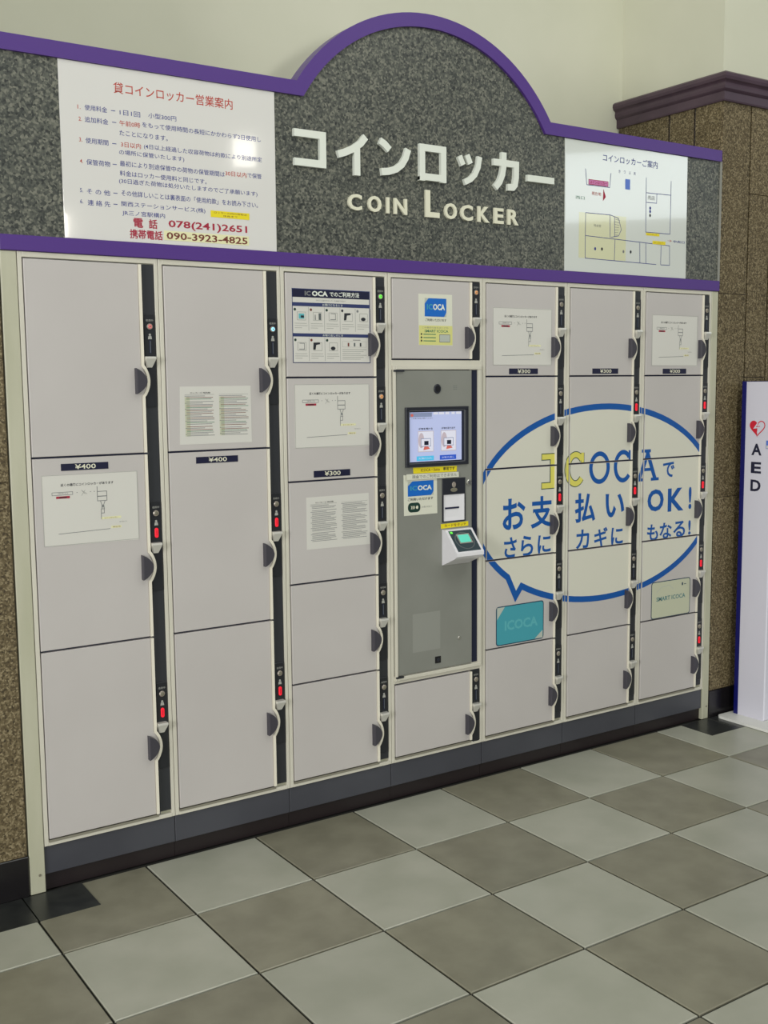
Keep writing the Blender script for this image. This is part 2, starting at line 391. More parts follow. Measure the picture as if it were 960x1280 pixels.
def bulge_path(xe, z0, z1, hc, amp=.0165, hw=.044):
    """right edge of a door from bottom to top, swelling round the grip"""
    pts = [(xe, z0), (xe, hc-hw)]
    for k in range(1, 16):
        t = k/16; s = math.sin(math.pi*t); pts.append((xe+amp*(s**.8), hc-hw+2*hw*t))
    pts += [(xe, hc+hw), (xe, z1)]
    return pts
def mk_grip():
    mb = MB(); hw = .037
    arc = [(.035*math.sin(math.pi*t/14)**.75, -hw+2*hw*t/14) for t in range(15)]
    poly = arc  # left side is the straight chord
    n = len(poly)
    fr = [(x*.92+.001, -.020+.006*(x/.035), z*.95) for x, z in poly]; mid = [(x, -.016+.009*(x/.035), z) for x, z in poly]; bk = [(x, .004, z) for x, z in poly]
    fs = [tuple(range(n)), ] + [(r*n+i, (r+1)*n+i, (r+1)*n+(i+1) % n, r*n+(i+1) % n) for r in (0, 1) for i in range(n)]
    mb.add(fr+mid+bk, fs, 'grip')
    return mb
YD = -.004
doors = {}
def door(unit, c, k, z0, z1, hc, x0=.0155, x1=.338):
    ox = c*W; e = .0028; x0 += ox; x1 += ox; loc = (x0, YD, (z0+z1)/2)
    path = bulge_path(x1, z0+e, z1-e, hc)
    d = MB().prism([(x0, z0+e)]+path+[(x0, z1-e)], YD, .010, 'door_paint', .0012).build('door', unit, loc)
    t = MB(); ribbon3(t, bulge_path(x1+.0045, z0+e, z1-e, hc), .0042, YD-.0035, .010, 'door_edge'); t.build('edge_trim', d, loc)
    shared('grip', 'handle', mk_grip, d, (ox+.3175, YD, hc))
    doors[(c, k)] = (d, (x0+.001, x1+.001, z0+e+.001, z1-e-.001)); return d
def body(unit, c, rows=None, left_extra=0):
    """sheet-metal cabinet: box behind, frame stiles and rails in front, dark recess"""
    ox = c*W; m = MB()
    m.box(ox+.001, ox+W-.001, .012, .56, ZB-.004, ZT-.002, 'post_paint')
    for a, b in ((.0008, .013), (.3885, .3992)): m.prism(rect(ox+a, ox+b, ZB, ZT), 0, .012, 'frame_paint', .001)
    m.prism(rect(ox+.013, ox+.3885, DT+.001, ZT), 0, .012, 'frame_paint', .001)
    m.prism(rect(ox+.013, ox+.3885, ZB, DB-.006), -.001, .012, 'frame_paint', .001)
    o = m.build('cabinet_body', unit, (ox, 0, ZB))
    MB().box(ox+.013, ox+.356, .010, .0118, DB-.006, DT, 'gap').build('door_recess', unit, (ox, .01, ZB), )
    MB().prism(rect(ox+.0135, ox+.346, DB-.0075, DB-.0005), -.003, .0095, 'sill_metal').build('sill', unit, (ox, 0, ZB))
    MB().prism(rect(ox+.001, ox+.399, .050, ZB), .006, .5, 'plinth_grey', .0012).build('plinth', unit, (ox, 0, 0))
    MB().box(ox+.0005, ox+.3995, .016, .5, 0, .052, 'kick_black').build('kick_plate', unit, (ox, 0, 0))
    return o
ULAB = ['leftmost locker cabinet, three tall doors, blank top door and map notice on the middle door',
        'second locker cabinet from the left, three tall doors, text notice on the top one',
        'narrow-door locker cabinet left of the payment terminal, five doors, instruction sheet on top',
        'locker cabinet that holds the grey payment terminal between one top and one bottom door',
        'locker cabinet right of the payment terminal, printed with the teal card and bubble left end',
        'locker cabinet printed with the middle of the speech bubble, no notice on its top door',
        'rightmost locker cabinet, printed with the right bubble end and the pale card']
units = []; bodies = []
for c in range(7):
    u = thing('locker_cabinet', ULAB[c], 'locker', (c*W+W/2, .28, 0), GRP); units.append(u); bodies.append(body(u, c))
    if c != 3:
        MB().prism(rect(c*W+.3525, c*W+.3878, DB+.004, DT-.001), .003, .012, 'strip_black', .001).build('lock_strip', u, (c*W+.3687, 0, .97))
B5 = [1.785, 1.4598, 1.1313, .8017, .4746, DB]; B3 = [1.785, 1.2433, .699, DB]
REDS = {(0, 1), (0, 2), (1, 1), (1, 2), (4, 2), (5, 1), (5, 2), (6, 1), (6, 2), (6, 3), (6, 4)}
LAMPS = {(0, 0): 'led_rose', (1, 0): 'led_cyan', (2, 0): 'led_green', (2, 1): 'led_amber', (3, 0): 'led_amber'}
for c in range(7):
    B = B3 if c < 2 else B5
    if c == 3: continue
    for k in range(len(B)-1):
        hc = B[k]-(.333 if c < 2 else .220)
        door(units[c], c, k, B[k+1], B[k], hc)
        lock_module(units[c], c*W+.3687, hc, LAMPS.get((c, k), 'lamp_off'), (c, k) in REDS)
# column of the terminal: one door above, one below
u3 = units[3]
for k, (zt, zb) in enumerate(((1.785, 1.518), (.410, DB))):
    hc = zt-.192
    door(u3, 3, k, zb, zt, hc)
    MB().prism(rect(3*W+.3525, 3*W+.3878, zb-(.012 if k == 0 else -.004), zt+(.0 if k == 0 else .022)), .003, .012, 'strip_black', .001).build('lock_strip', u3, (3*W+.3687, 0, (zt+zb)/2))
    lock_module(u3, 3*W+.3687, hc, LAMPS.get((3, k), 'lamp_off'), False)
MB().prism(rect(3*W+.013, 3*W+.3885, 1.484, 1.516), 0, .012, 'frame_paint', .001).build('cross_rail', u3, (3*W+.2, 0, 1.5))
MB().prism(rect(3*W+.013, 3*W+.3885, .412, .438), 0, .012, 'frame_paint', .001).build('cross_rail', u3, (3*W+.2, 0, .9))
MB().box(3*W+.346, 3*W+.3885, 0.0, .012, .438, 1.484, 'frame_paint').build('side_rail', u3, (3*W+.37, 0, .9))

# price plates on their doors
def price(c, k, x0, x1, z0, z1, t):
    d = doors[(c, k)][0]; mb = MB().prism(rect(x0, x1, z0, z1), YD-.0012, YD, 'navy'); h = z1-z0; w = x1-x0
    mb2 = MB(); text(mb2, t, x0+w*.29, x0+w*.73, z0+h*.16, z1-h*.14, YD-.0015, 'letter_cream', .012)
    o = mb.build('price_plate', d, ((x0+x1)/2, YD, z0)); o['label'] = 'dark blue plate reading '+t
    for vv, ff in ((mb2.v, mb2.f),):
        mb2.build('price_lettering', d, ((x0+x1)/2, YD, z0))
price(0, 1, .093, .229, 1.205, 1.2245, '¥400'); price(1, 1, .500, .638, 1.206, 1.2255, '¥400'); price(2, 1, .905, 1.042, 1.142, 1.163, '¥300')
price(4, 0, 1.717, 1.853, 1.468, 1.488, '¥300'); price(5, 0, 2.127, 2.263, 1.468, 1.488, '¥300'); price(6, 0, 2.512, 2.648, 1.467, 1.487, '¥300')

# ---- speech bubble and lettering printed across cabinets 5-7: one print per door, cut at its edges
bc, ba, bb = (2.195, .973), .632, .371
def ep(t): return (bc[0]+ba*math.cos(t), bc[1]+bb*math.sin(t))
t_r = math.pi+math.acos((bc[0]-1.780)/ba); t_l = math.pi+math.acos((bc[0]-1.714)/ba)
N = 90; line = [ep(t_r+(t_l+2*math.pi-t_r)*i/N) for i in range(N+1)] + [(1.752, .657)]
def art():
    mb = MB(); y = YD-.0003
    vs = [(bc[0], y, bc[1])]+[(p[0], y, p[1]) for p in line]; n = len(line)
    mb.add(vs, [(0, 1+i, 2+i) for i in range(n-2)]+[(0, n-1, 1)], 'bubble_white'); mb.add([(p[0], y, p[1]) for p in (line[-2], line[-1], line[0])], [(0, 1, 2)], 'bubble_white')
    ribbon(mb, line, .0115, y-.0002, 'bubble_blue', True)
    y -= .0004
    # I C in yellow with a dark outline, O C A in blue
    def I(x0, x1, z0, z1, m, w, yy):
        xm = (x0+x1)/2; ribbon(mb, [(x0, z1-.011), (x1, z1-.011)], w, yy, m); ribbon(mb, [(x0, z0+.011), (x1, z0+.011)], w, yy, m)
        ribbon(mb, [(xm, z0+.011), (xm, z1-.011)], w*1.15, yy, m)
    def C(x0, x1, z0, z1, m, w, yy, serif=True):
        cx, cz = (x0+x1)/2, (z0+z1)/2; a, b = (x1-x0)/2-.010, (z1-z0)/2-.010
        P = [(cx+a*math.cos(math.radians(40+280*i/26)), cz+b*math.sin(math.radians(40+280*i/26))) for i in range(27)]
        ribbon(mb, P, w, yy, m)
        ribbon(mb, [(P[0][0]+.004, P[0][1]-.016), (P[0][0]+.004, z1-.004)], w*.75, yy, m)
    for m, w, dy, g2 in (('logo_line', .0130, 0, .0025), ('logo_yellow', .0098, .0003, 0)):
        I(1.876-g2, 1.985+g2, 1.046, 1.175, m, w, y-dy); C(1.995, 2.096, 1.046, 1.176, m, w, y-dy)
    ribbon(mb, ell(2.171, 1.1105, .046, .054, 30), .0088, y, 'bubble_blue', True)
    C(2.246, 2.350, 1.045, 1.175, 'bubble_blue', .0088, y)
    ribbon(mb, [(2.392, 1.052), (2.440, 1.166)], .0088, y, 'bubble_blue'); ribbon(mb, [(2.430, 1.166), (2.478, 1.052)], .0095, y, 'bubble_blue')
    for a, b in ((2.372, 2.412), (2.455, 2.500)): ribbon(mb, [(a, 1.050), (b, 1.050)], .006, y-.0001, 'bubble_blue')
    ribbon(mb, [(2.405, 1.164), (2.452, 1.164)], .006, y-.0001, 'bubble_blue'); ribbon(mb, [(2.405, 1.09), (2.468, 1.09)], .006, y-.0001, 'bubble_blue')
    for t, x0, x1, z0, z1, b in (('で', 2.524, 2.592, 1.052, 1.114, .022), ('お', 1.689, 1.797, .906, 1.020, .026), ('支', 1.823, 1.932, .902, 1.020, .026), ('払', 2.044, 2.151, .906, 1.018, .026),
            ('い', 2.205, 2.308, .913, 1.006, .026), ('O', 2.438, 2.532, .919, 1.008, .03), ('K', 2.556, 2.650, .912, 1.006, .03), ('!', 2.680, 2.698, .914, 1.006, .03),
            ('さ', 1.696, 1.756, .804, .879, .022), ('ら', 1.776, 1.836, .802, .879, .022), ('に', 1.858, 1.923, .806, .874, .022), ('カ', 2.051, 2.121, .804, .878, .022), ('ギ', 2.147, 2.219, .803, .878, .022),
            ('に', 2.238, 2.303, .803, .872, .022), ('も', 2.439, 2.503, .801, .868, .022), ('な', 2.511, 2.583, .803, .869, .022), ('る', 2.592, 2.663, .803, .869, .022), ('!', 2.682, 2.697, .807, .868, .03)):
        text(mb, t, x0, x1, z0, z1, y, 'bubble_blue', b)
    # the two printed cards
    def quad(p, m, yy): mb.add([(a, yy, b) for a, b in p], [(0, 1, 2, 3)], m)
    def card(x0, x1, z0, z1, m):
        mb.add([(a, y, b) for a, b in rrect(x0, x1, z0, z1, .012)], [tuple(range(20))], 'card_line')
        mb.add([(a, y-.0002, b) for a, b in rrect(x0+.0035, x1-.0035, z0+.0035, z1-.0035, .010)], [tuple(range(20))], m)
    card(1.659, 1.890, .482, .628, 'teal'); mb.flat([(1.664, .580), (1.700, .624), (1.664, .624)], y-.0003, 'card_grey'); mb.flat([(1.845, .486), (1.885, .486), (1.885, .515)], y-.0003, 'card_grey')
    text(mb, 'ICOCA', 1.700, 1.860, .535, .572, y-.0004, 'teal_letter', .03)
    card(2.470, 2.702, .477, .630, 'card_pale'); text(mb, 'SMART ICOCA', 2.500, 2.672, .548, .566, y-.0004, 'card_ink', .02)
    ribbon(mb, [(2.50, .585), (2.53, .605), (2.575, .61), (2.60, .59)], .0012, y-.0004, 'card_grey'); mb.flat(rect(2.650, 2.658, .600, .612), y-.0004, 'card_line'); mb.flat(rect(2.664, 2.676, .603, .606), y-.0004, 'card_line')
    return mb
ART = art()
for c in (4, 5, 6):
    for k in range(1, 5):
        d, r = doors[(c, k)]; ART.build('door_print', d, (c*W, YD, r[2]), clip=r)
    for xa, xb in ((c*W+.0015, c*W+.0125), (c*W+.3893, c*W+.3985))[:1 if c == 6 else 2]:
        mb = MB(); mb.v = [(a, b-YD-.0004, z) for a, b, z in ART.v]; mb.f = ART.f; mb.m = ART.m; mb.mats = ART.mats
        mb.build('frame_print', bodies[c], (c*W, 0, .3), clip=(xa, xb, .5, 1.4))

# ---- side filler posts
for x0, x1, lab in ((-.0445, -.001, 'narrow cream steel filler post left of the leftmost locker cabinet'), (2.8008, 2.838, 'narrow cream steel filler post between the rightmost locker cabinet and granite pilaster')):
    t = thing('filler_post', lab, 'post', ((x0+x1)/2, .25, 0), 'filler posts at both ends of the locker row')
    MB().prism(rect(x0, x1, .001, ZT), -.001, .45, 'post_paint', .002).build('post_panel', t, ((x0+x1)/2, 0, 0))
    MB().prism(ell((x0+x1)/2+.006, .055, .004, .004, 10), -.003, 0, 'lamp_off', .0008).build('screw', t, ((x0+x1)/2, 0, .055))

# ------------------------------------------------------------------ payment terminal set into cabinet four
pt = thing('payment_terminal', 'grey payment terminal with touch screen and card reader, set among the locker doors', 'payment machine', (1.385, 0, .44))
PX0, PX1, PZ0, PZ1 = 1.226, 1.547, .440, 1.482; YP = -.006
MB().prism(rect(PX0, PX1, PZ0, PZ1), YP, .010, 'terminal_grey', .002).build('front_panel', pt, (1.385, 0, .44))
MB().box(1.548, 1.574, -.0005, .002, PZ0, PZ1+.001, 'navy_channel').build('cable_channel', pt, (1.56, 0, .44))
mb = MB()
for q in (rect(1.2145, 1.2245, .424, 1.497), rect(1.2245, 1.587, 1.484, 1.497), rect(1.2245, 1.587, .424, .437), rect(1.575, 1.587, .437, 1.484)): mb.prism(q, -.009, 0, 'frame_paint', .0015)
mb.build('door_surround', pt, (1.4, 0, .44))
MB().prism(rect(1.2145, 1.256, 1.477, 1.4835), -.012, -.006, 'bezel').build('hinge', pt, (1.22, 0, 1.48)); MB().prism(rect(1.2145, 1.245, .433, .439), -.012, -.006, 'bezel').build('hinge', pt, (1.22, 0, .43))
mb = MB(); mb.prism(ell(1.396, 1.419, .0150, .0165, 20), YP-.004, YP, 'bezel', .002); mb.prism(ell(1.396, 1.419, .0095, .011, 16), YP-.0045, YP, 'lens_black'); mb.build('camera_lens', pt, (1.396, 0, 1.419))
mb = MB(); [mb.prism(ell(1.467+.006*i, 1.417+.006*j, .0014, .0014, 6), YP-.0003, YP, 'lead_grey') for i in range(3) for j in range(3)]; mb.build('speaker_holes', pt, (1.475, 0, 1.418))
# screen
sx0, sx1, sz0, sz1 = 1.260, 1.527, 1.156, 1.358
mb = MB(); fr = [(rect(sx0, sx1, sz0, sz0+.011)), rect(sx0, sx1, sz1-.011, sz1), rect(sx0, sx0+.013, sz0+.011, sz1-.011), rect(sx1-.015, sx1, sz0+.011, sz1-.011)]
for q in fr: mb.prism(q, YP-.008, YP, 'bezel', .0015)
for q in (rect(1.273, 1.512, 1.167, 1.169), rect(1.273, 1.512, 1.345, 1.347), rect(1.273, 1.2755, 1.167, 1.347), rect(1.510, 1.512, 1.167, 1.347)): mb.prism(q, YP-.006, YP, 'bezel_inner')
mb.build('screen_bezel', pt, (1.39, 0, 1.25))
ys = YP-.0012
so = MB().prism(rect(1.2755, 1.510, 1.169, 1.345), ys, YP, 'screen_black').build('screen', pt, (1.39, 0, 1.25))
mb = MB(); y = ys-.0002; mb.flat(rect(1.279, 1.500, 1.173, 1.341), y, 'screen'); y -= .0002
mb.flat(rect(1.279, 1.372, 1.325, 1.339), y, 'screen_grey'); mb.flat(ell(1.289, 1.331, .006, .005, 12), y-.0001, 'screen_red')
for a, b in ((1.378, 1.398), (1.402, 1.424), (1.430, 1.446), (1.456, 1.470), (1.476, 1.498)): mb.flat(rect(a, b, 1.332, 1.340), y, 'screen_white')
text(mb, 'ご利用方法をお選びください', 1.287, 1.376, 1.318, 1.323, y, 'screen_black')
for cx, cap in ((1.343, '荷物を預ける'), (1.440, '荷物を取り出す')):
    text(mb, cap, cx-.027, cx+.032, 1.281, 1.288, y, 'screen_black', .02)
    mb.flat(rect(cx-.030, cx+.036, 1.206, 1.277), y, 'screen_rose'); mb.flat(rect(cx-.028, cx+.034, 1.208, 1.275), y-.0001, 'screen_white')
    mb.flat(ell(cx-.016, 1.245, .012, .026, 16), y-.0002, 'screen_rose'); mb.flat(rect(cx-.018, cx+.024, 1.224, 1.252), y-.0003, 'screen_grey'); mb.flat(rect(cx-.016, cx+.022, 1.226, 1.250), y-.0004, 'screen_white')
    mb.flat(rect(cx-.004, cx+.014, 1.229, 1.243), y-.0005, 'screen_black'); mb.flat([(cx-.008, 1.212), (cx+.02, 1.216), (cx+.012, 1.224), (cx-.004, 1.224)], y-.0006, 'screen_red')
mb.flat(rect(1.307, 1.380, 1.176, 1.192), y, 'screen_cyan'); mb.flat(rect(1.405, 1.476, 1.176, 1.192), y, 'screen_blue')
text(mb, 'お預け入れ', 1.316, 1.371, 1.181, 1.187, y-.0001, 'screen_white'); text(mb, 'お取り出し', 1.414, 1.468, 1.181, 1.187, y-.0001, 'screen_white')
mb.build('screen_picture', so, (1.39, 0, 1.25))
# card slot unit
cu = MB(); cu.prism(rect(1.415, 1.515, 1.053, 1.110), YP-.004, YP, 'bezel', .001)
for q in (rect(1.415, 1.4195, .957, 1.053), rect(1.5115, 1.515, .957, 1.053), rect(1.4195, 1.5115, .957, .961)): cu.prism(q, YP-.004, YP, 'bezel')
cu = cu.build('card_unit', pt, (1.465, 0, 1.03))
mb = MB(); ny = YP+.012   # recessed niche: sloping white walls
o = [(1.4195, .961), (1.5115, .961), (1.5115, 1.053), (1.4195, 1.053)]; i_ = [(1.4225, .975), (1.489, .975), (1.489, 1.047), (1.4225, 1.047)]
mb.add([(a, YP-.002, b) for a, b in o]+[(a, YP-.0003, b) for a, b in i_], [(0, 1, 5, 4), (1, 2, 6, 5), (2, 3, 7, 6), (3, 0, 4, 7), (4, 5, 6, 7)], 'white_plastic'); mb.build('card_niche', cu, (1.465, 0, 1.0))
MB().prism(rect(1.427, 1.488, 1.003, 1.009), YP-.0025, YP-.0005, 'gap').build('card_slot', cu, (1.465, 0, 1.0))
mb = MB(); mb.prism(ell(1.464, 1.087, .0085, .010, 14), YP-.0055, YP-.004, 'lamp_ring', .001); mb.prism(ell(1.464, 1.069, .015, .0075, 14), YP-.0052, YP-.004, 'lamp_off', .0008); mb.build('card_emblem', cu, (1.465, 0, 1.07))
mb = MB(); mb.prism(ell(1.532, 1.091, .011, .011, 16), YP-.006, YP, 'chrome', .002); mb.prism(rect(1.5305, 1.5335, 1.086, 1.096), YP-.0064, YP-.005, 'gap'); mb.build('panel_lock', pt, (1.53, 0, 1.09))
# contactless reader: a wedge that leans out of the panel
rd = MB(); X0, X1 = 1.4145, 1.5330
pf = [(0, .932), (-.018, .932), (-.085, .858), (-.085, .846), (-.070, .836), (0, .806)]
n = len(pf); rd.add([(X0, YP+a, b) for a, b in pf]+[(X1, YP+a, b) for a, b in pf], [tuple(range(n)), tuple(range(2*n-1, n-1, -1))]+[(i, n+i, n+(i+1) % n, (i+1) % n) for i in range(n)], 'white_plastic')
rd = rd.build('card_reader', pt, (1.47, YP, .87))
def slope(a, b):  # a across 0..1, b down the slope 0..1 -> world, lifted off the wedge
    p0 = Vector((YP-.018, .932)); p1 = Vector((YP-.085, .858)); q = p0.lerp(p1, b); nn = Vector((-(p1-p0).y, (p1-p0).x)).normalized()
    if nn.x > 0: nn = -nn
    return lambda h: (X0+(X1-X0)*a, q.x+nn.x*h, q.y+nn.y*h)
def slpoly(mb, pts, h, m): mb.add([slope(a, b)(h) for a, b in pts], [tuple(range(len(pts)))], m)
mb = MB(); slpoly(mb, [(.08, .06), (.08, .94), (.92, .94), (.92, .06)], .0006, 'reader_glass')
mb.add([slope(.5+.34*math.cos(t*math.pi/12), .50+.36*math.sin(t*math.pi/12))(.0010) for t in range(24)], [tuple(range(24))], 'lead_grey')
mb.add([slope(.5+.31*math.cos(t*math.pi/12), .50+.33*math.sin(t*math.pi/12))(.0013) for t in range(24)], [tuple(range(24))], 'reader_glass'); mb.build('reader_plate', rd, (1.47, YP, .87))
mb = MB(); slpoly(mb, [(.28, .22), (.28, .62), (.76, .62), (.76, .22)], .0018, 'lamp_ring'); slpoly(mb, [(.32, .26), (.32, .58), (.72, .58), (.72, .26)], .0022, 'reader_screen'); mb.build('reader_display', rd, (1.47, YP, .87))
mb = MB(); slpoly(mb, [(.12, .10), (.12, .18), (.20, .18), (.20, .10)], .0016, 'led_green'); mb.build('reader_lamp', rd, (1.47, YP, .87))
MB().prism(rect(1.287, 1.405, .513, .648), YP-.0003, YP, 'pale_grey').build('pale_patch', pt, (1.34, 0, .58))  # slightly lighter grey rectangle low on the terminal panel
MB().prism(ell(1.488, .539, .006, .006, 12), YP-.003, YP, 'chrome', .001).build('panel_lock', pt, (1.488, 0, .539))
mb = MB(); mb.prism(rect(1.382, 1.406, .462, .486), YP-.003, YP, 'lens_black', .001); mb.prism(ell(1.394, .474, .007, .007, 12), YP-.0035, YP-.002, 'bezel'); mb.build('key_switch', pt, (1.394, 0, .474))

# stickers and papers lying on the fronts: each a thing of its own
def sheet(name, label, cat, quad, m, y, group=None):
    cx = sum(p[0] for p in quad)/4; cz = min(p[1] for p in quad)
    t = thing(name, label, cat, (cx, y, cz), group)
    MB().prism(quad, y-.0006, y, m).build('backing_sheet', t, (cx, y, cz)); return t, (cx, y, cz)
def part_print(t, loc, mb, name='printing'): return mb.build(name, t, loc)
t, lc = sheet('label_strip', 'yellow label strip stuck just under the terminal screen', 'label', [(1.294, 1.134), (1.479, 1.132), (1.480, 1.152), (1.293, 1.154)], 'yellow', YP, 'yellow label strips on the terminal')
mb = MB(); text(mb, 'ICOCA・Suica', 1.325, 1.405, 1.139, 1.149, YP-.0009, 'ink_brown', .01); text(mb, '専用です', 1.420, 1.470, 1.138, 1.150, YP-.0009, 'ink_black', .02); part_print(t, lc, mb)
t, lc = sheet('label_strip', 'white text strip below the yellow strip under the terminal screen', 'label', [(1.262, 1.114), (1.485, 1.113), (1.484, 1.131), (1.262, 1.1335)], 'sticker_white', YP-.0045)
mb = MB(); text(mb, '現金でのご利用はできません', 1.285, 1.476, 1.117, 1.129, YP-.0054, 'ink_grey', .01); part_print(t, lc, mb)
t, lc = sheet('label_strip', 'yellow label strip stuck right above the white card reader', 'label', [(1.410, .936), (1.530, .938), (1.530, .954), (1.409, .952)], 'yellow', YP, 'yellow label strips on the terminal')
mb = MB(); text(mb, 'カードをタッチ', 1.425, 1.520, .940, .950, YP-.0009, 'ink_brown', .01); part_print(t, lc, mb)
def icoca_logo(mb, x0, x1, z0, z1, y):
    mb.flat(rect(x0, x1, z0, z1), y, 'card_grey'); w = x1-x0; h = z1-z0
    mb.flat([(x0, z0), (x1-.1*w, z0), (x1, z0+.25*h), (x1, z1), (x0+.18*w, z1), (x0, z0+.7*h)], y-.0002, 'logo_blue')
    text(mb, 'IC', x0+.10*w, x0+.36*w, z0+.38*h, z0+.68*h, y-.0004, 'teal', .02); text(mb, 'OCA', x0+.38*w, x0+.93*w, z0+.36*h, z0+.70*h, y-.0004, 'letter_white', .04)
t, lc = sheet('sticker', 'white sticker with blue card logo and green oval, left of the card slot', 'sticker', [(1.254, .992), (1.394, .992), (1.393, 1.112), (1.253, 1.131)], 'sticker_white', YP, 'card logo stickers')
mb = MB(); icoca_logo(mb, 1.270, 1.378, 1.057, 1.108, YP-.0008); text(mb, 'ご利用いただけます', 1.270, 1.376, 1.041, 1.051, YP-.0009, 'ink_black', .02)
mb.flat(rrect(1.270, 1.322, 1.002, 1.035, .014), YP-.0009, 'oval_green'); text(mb, '›››', 1.282, 1.300, 1.013, 1.024, YP-.0012, 'letter_cream', .03); mb.flat(ell(1.308, 1.0185, .005, .006, 10), YP-.0012, 'letter_cream'); text(mb, 'お使いの方へ', 1.328, 1.372, 1.015, 1.021, YP-.0009, 'ink_grey'); part_print(t, lc, mb)
t, lc = sheet('sticker', 'white and yellow sticker with blue card logo on the door above the terminal', 'sticker', [(1.321, 1.566), (1.464, 1.565), (1.462, 1.737), (1.321, 1.736)], 'sticker_white', YD, 'card logo stickers')
mb = MB(); icoca_logo(mb, 1.346, 1.437, 1.662, 1.723, YD-.0008); text(mb, 'ご利用いただけます', 1.348, 1.437, 1.646, 1.655, YD-.0009, 'ink_black', .01)
mb.flat(rect(1.322, 1.463, 1.567, 1.632), YD-.0008, 'sticker_yellow'); text(mb, 'この表示のあるカードも', 1.335, 1.445, 1.622, 1.628, YD-.001, 'ink_grey'); text(mb, 'SMART ICOCA', 1.345, 1.445, 1.609, 1.618, YD-.001, 'ink_green', .02)
for k in range(3): mb.flat(ell(1.332, 1.603-.011*k, .0035, .0035, 8), YD-.001, 'ink_black'); mb.flat(rect(1.340, 1.392, 1.601-.011*k, 1.604-.011*k), YD-.001, 'ink_green')
mb.flat(rect(1.407, 1.453, 1.576, 1.603), YD-.001, 'ink_grey'); mb.flat(rect(1.409, 1.451, 1.578, 1.601), YD-.0012, 'card_grey'); part_print(t, lc, mb)

# map notices on doors
def map_notice(quad, label):
    t, lc = sheet('paper_notice', label, 'notice', quad, 'paper', YD, 'map notices taped to locker doors'); y = YD-.0009
    x0, z1 = quad[3]; w = quad[1][0]-x0; h = z1-quad[0][1]; mb = MB()
    X = lambda a: x0+a*w; Z = lambda b: z1-b*h
    def ln(pts, wd=.0009, m='ink_grey'): ribbon(mb, [(X(a), Z(b)) for a, b in pts], wd, y, m)
    ribbon(mb, [(X(.003), Z(.003)), (X(.997), Z(.003)), (X(.997), Z(.997)), (X(.003), Z(.997))], .0006, y, 'ink_lightgrey', True)
    text(mb, '近くの通路にコインロッカーがあります', X(.19), X(.74), Z(.165), Z(.125), y, 'ink_black', .02)
    ln([(.10, .245), (.31, .245), (.31, .285), (.10, .285), (.10, .245)], .0007); text(mb, '改札口', X(.16), X(.26), Z(.275), Z(.252), y, 'ink_grey')
    mb.flat(rect(X(.14), X(.28), Z(.335), Z(.302)), y, 'ink_crimson'); mb.flat(rect(X(.17), X(.25), Z(.327), Z(.312)), y-.0002, 'ink_black')
    for a, b in ((.40, .44), (.40, .46)): ln([(a, .23), (b, .29)], .0007, 'ink_lightgrey')
    ln([(.44, .23), (.40, .31)], .0007, 'ink_lightgrey'); ln([(.35, .26), (.36, .26)], .001); ln([(.49, .26), (.50, .26)], .001); ln([(.53, .26), (.54, .26)], .001)
    ln([(.565, .19), (.565, .40), (.665, .40), (.665, .265), (.565, .265)]); ln([(.565, .335), (.665, .335)], .0013)
    ln([(.595, .40), (.610, .46), (.605, .52), (.635, .52), (.628, .46), (.645, .40)]); ln([(.620, .46), (.620, .50)], .0018, 'ink_grey')
    ln([(.600, .52), (.600, .58), (.632, .58), (.632, .52)]); ln([(.600, .58), (.600, .67)])
    mb.flat(rect(X(.60), X(.81), Z(.67), Z(.638)), y, 'pale_yellow'); text(mb, 'コインロッカー', X(.63), X(.78), Z(.665), Z(.645), y-.0002, 'ink_brown')
    text(mb, '中央口', X(.79), X(.87), Z(.735), Z(.715), y, 'ink_grey'); mb.flat(rect(X(.70), X(.81), Z(.81), Z(.775)), y, 'pale_yellow'); text(mb, '現在地', X(.715), X(.80), Z(.805), Z(.782), y-.0002, 'ink_brown')
    ln([(.15, .835), (.69, .815)], .0008); part_print(t, lc, mb, 'printed_map')
    return t
map_notice([(.039, .996), (.314, .994), (.313, 1.194), (.037, 1.194)], 'white paper map notice on the middle door of the leftmost cabinet')
map_notice([(.839, 1.238), (1.119, 1.236), (1.118, 1.437), (.840, 1.438)], 'white paper map notice on the second door of the cabinet left of the terminal')
map_notice([(1.645, 1.500), (1.919, 1.498), (1.918, 1.702), (1.642, 1.701)], 'white paper map notice on the top door right of the terminal')
map_notice([(2.450, 1.499), (2.712, 1.497), (2.708, 1.695), (2.447, 1.697)], 'white paper map notice on the top door of the rightmost cabinet')
# rule sheets with two text columns
def rule_notice(quad, label, grey=False):
    t, lc = sheet('paper_notice', label, 'notice', quad, 'paper', YD, 'two-column rule sheets taped to locker doors'); y = YD-.0009
    x0, z1 = quad[3]; w = quad[1][0]-x0; h = z1-quad[0][1]; mb = MB(); rr = random.Random(3)
    X = lambda a: x0+a*w; Z = lambda b: z1-b*h
    text(mb, 'ロッカー使用約款', X(.14), X(.42), Z(.125), Z(.095), y, 'ink_black', .01)
    for c0, c1 in ((.06, .47), (.54, .96)):
        b = .16; k = 0
        while b < .87:
            col = 'ink_grey' if grey or k % 5 in (0, 3) else ('ink_brown' if k % 5 in (1, 4) else 'ink_green')
            head = k % 4 == 0
            if rr.random() < .18: b += .018
            mb.flat(rect(X(c0+(0 if head else .02)), X(c0+(c1-c0)*(rr.uniform(.55, .8) if head else rr.uniform(.9, 1))), Z(b+.009), Z(b)), y, col if not head else 'ink_grey')
            b += .026; k += 1
        mb.flat(rect(X(c0), X(c1), Z(.142), Z(.138)), y, 'ink_grey')
    if not grey:
        for c0 in (.06, .54): mb.flat(rect(X(c0), X(c0+.07), Z(.86), Z(.18)), y+.0001, 'card_pale'); 
    part_print(t, lc, mb, 'printed_text')
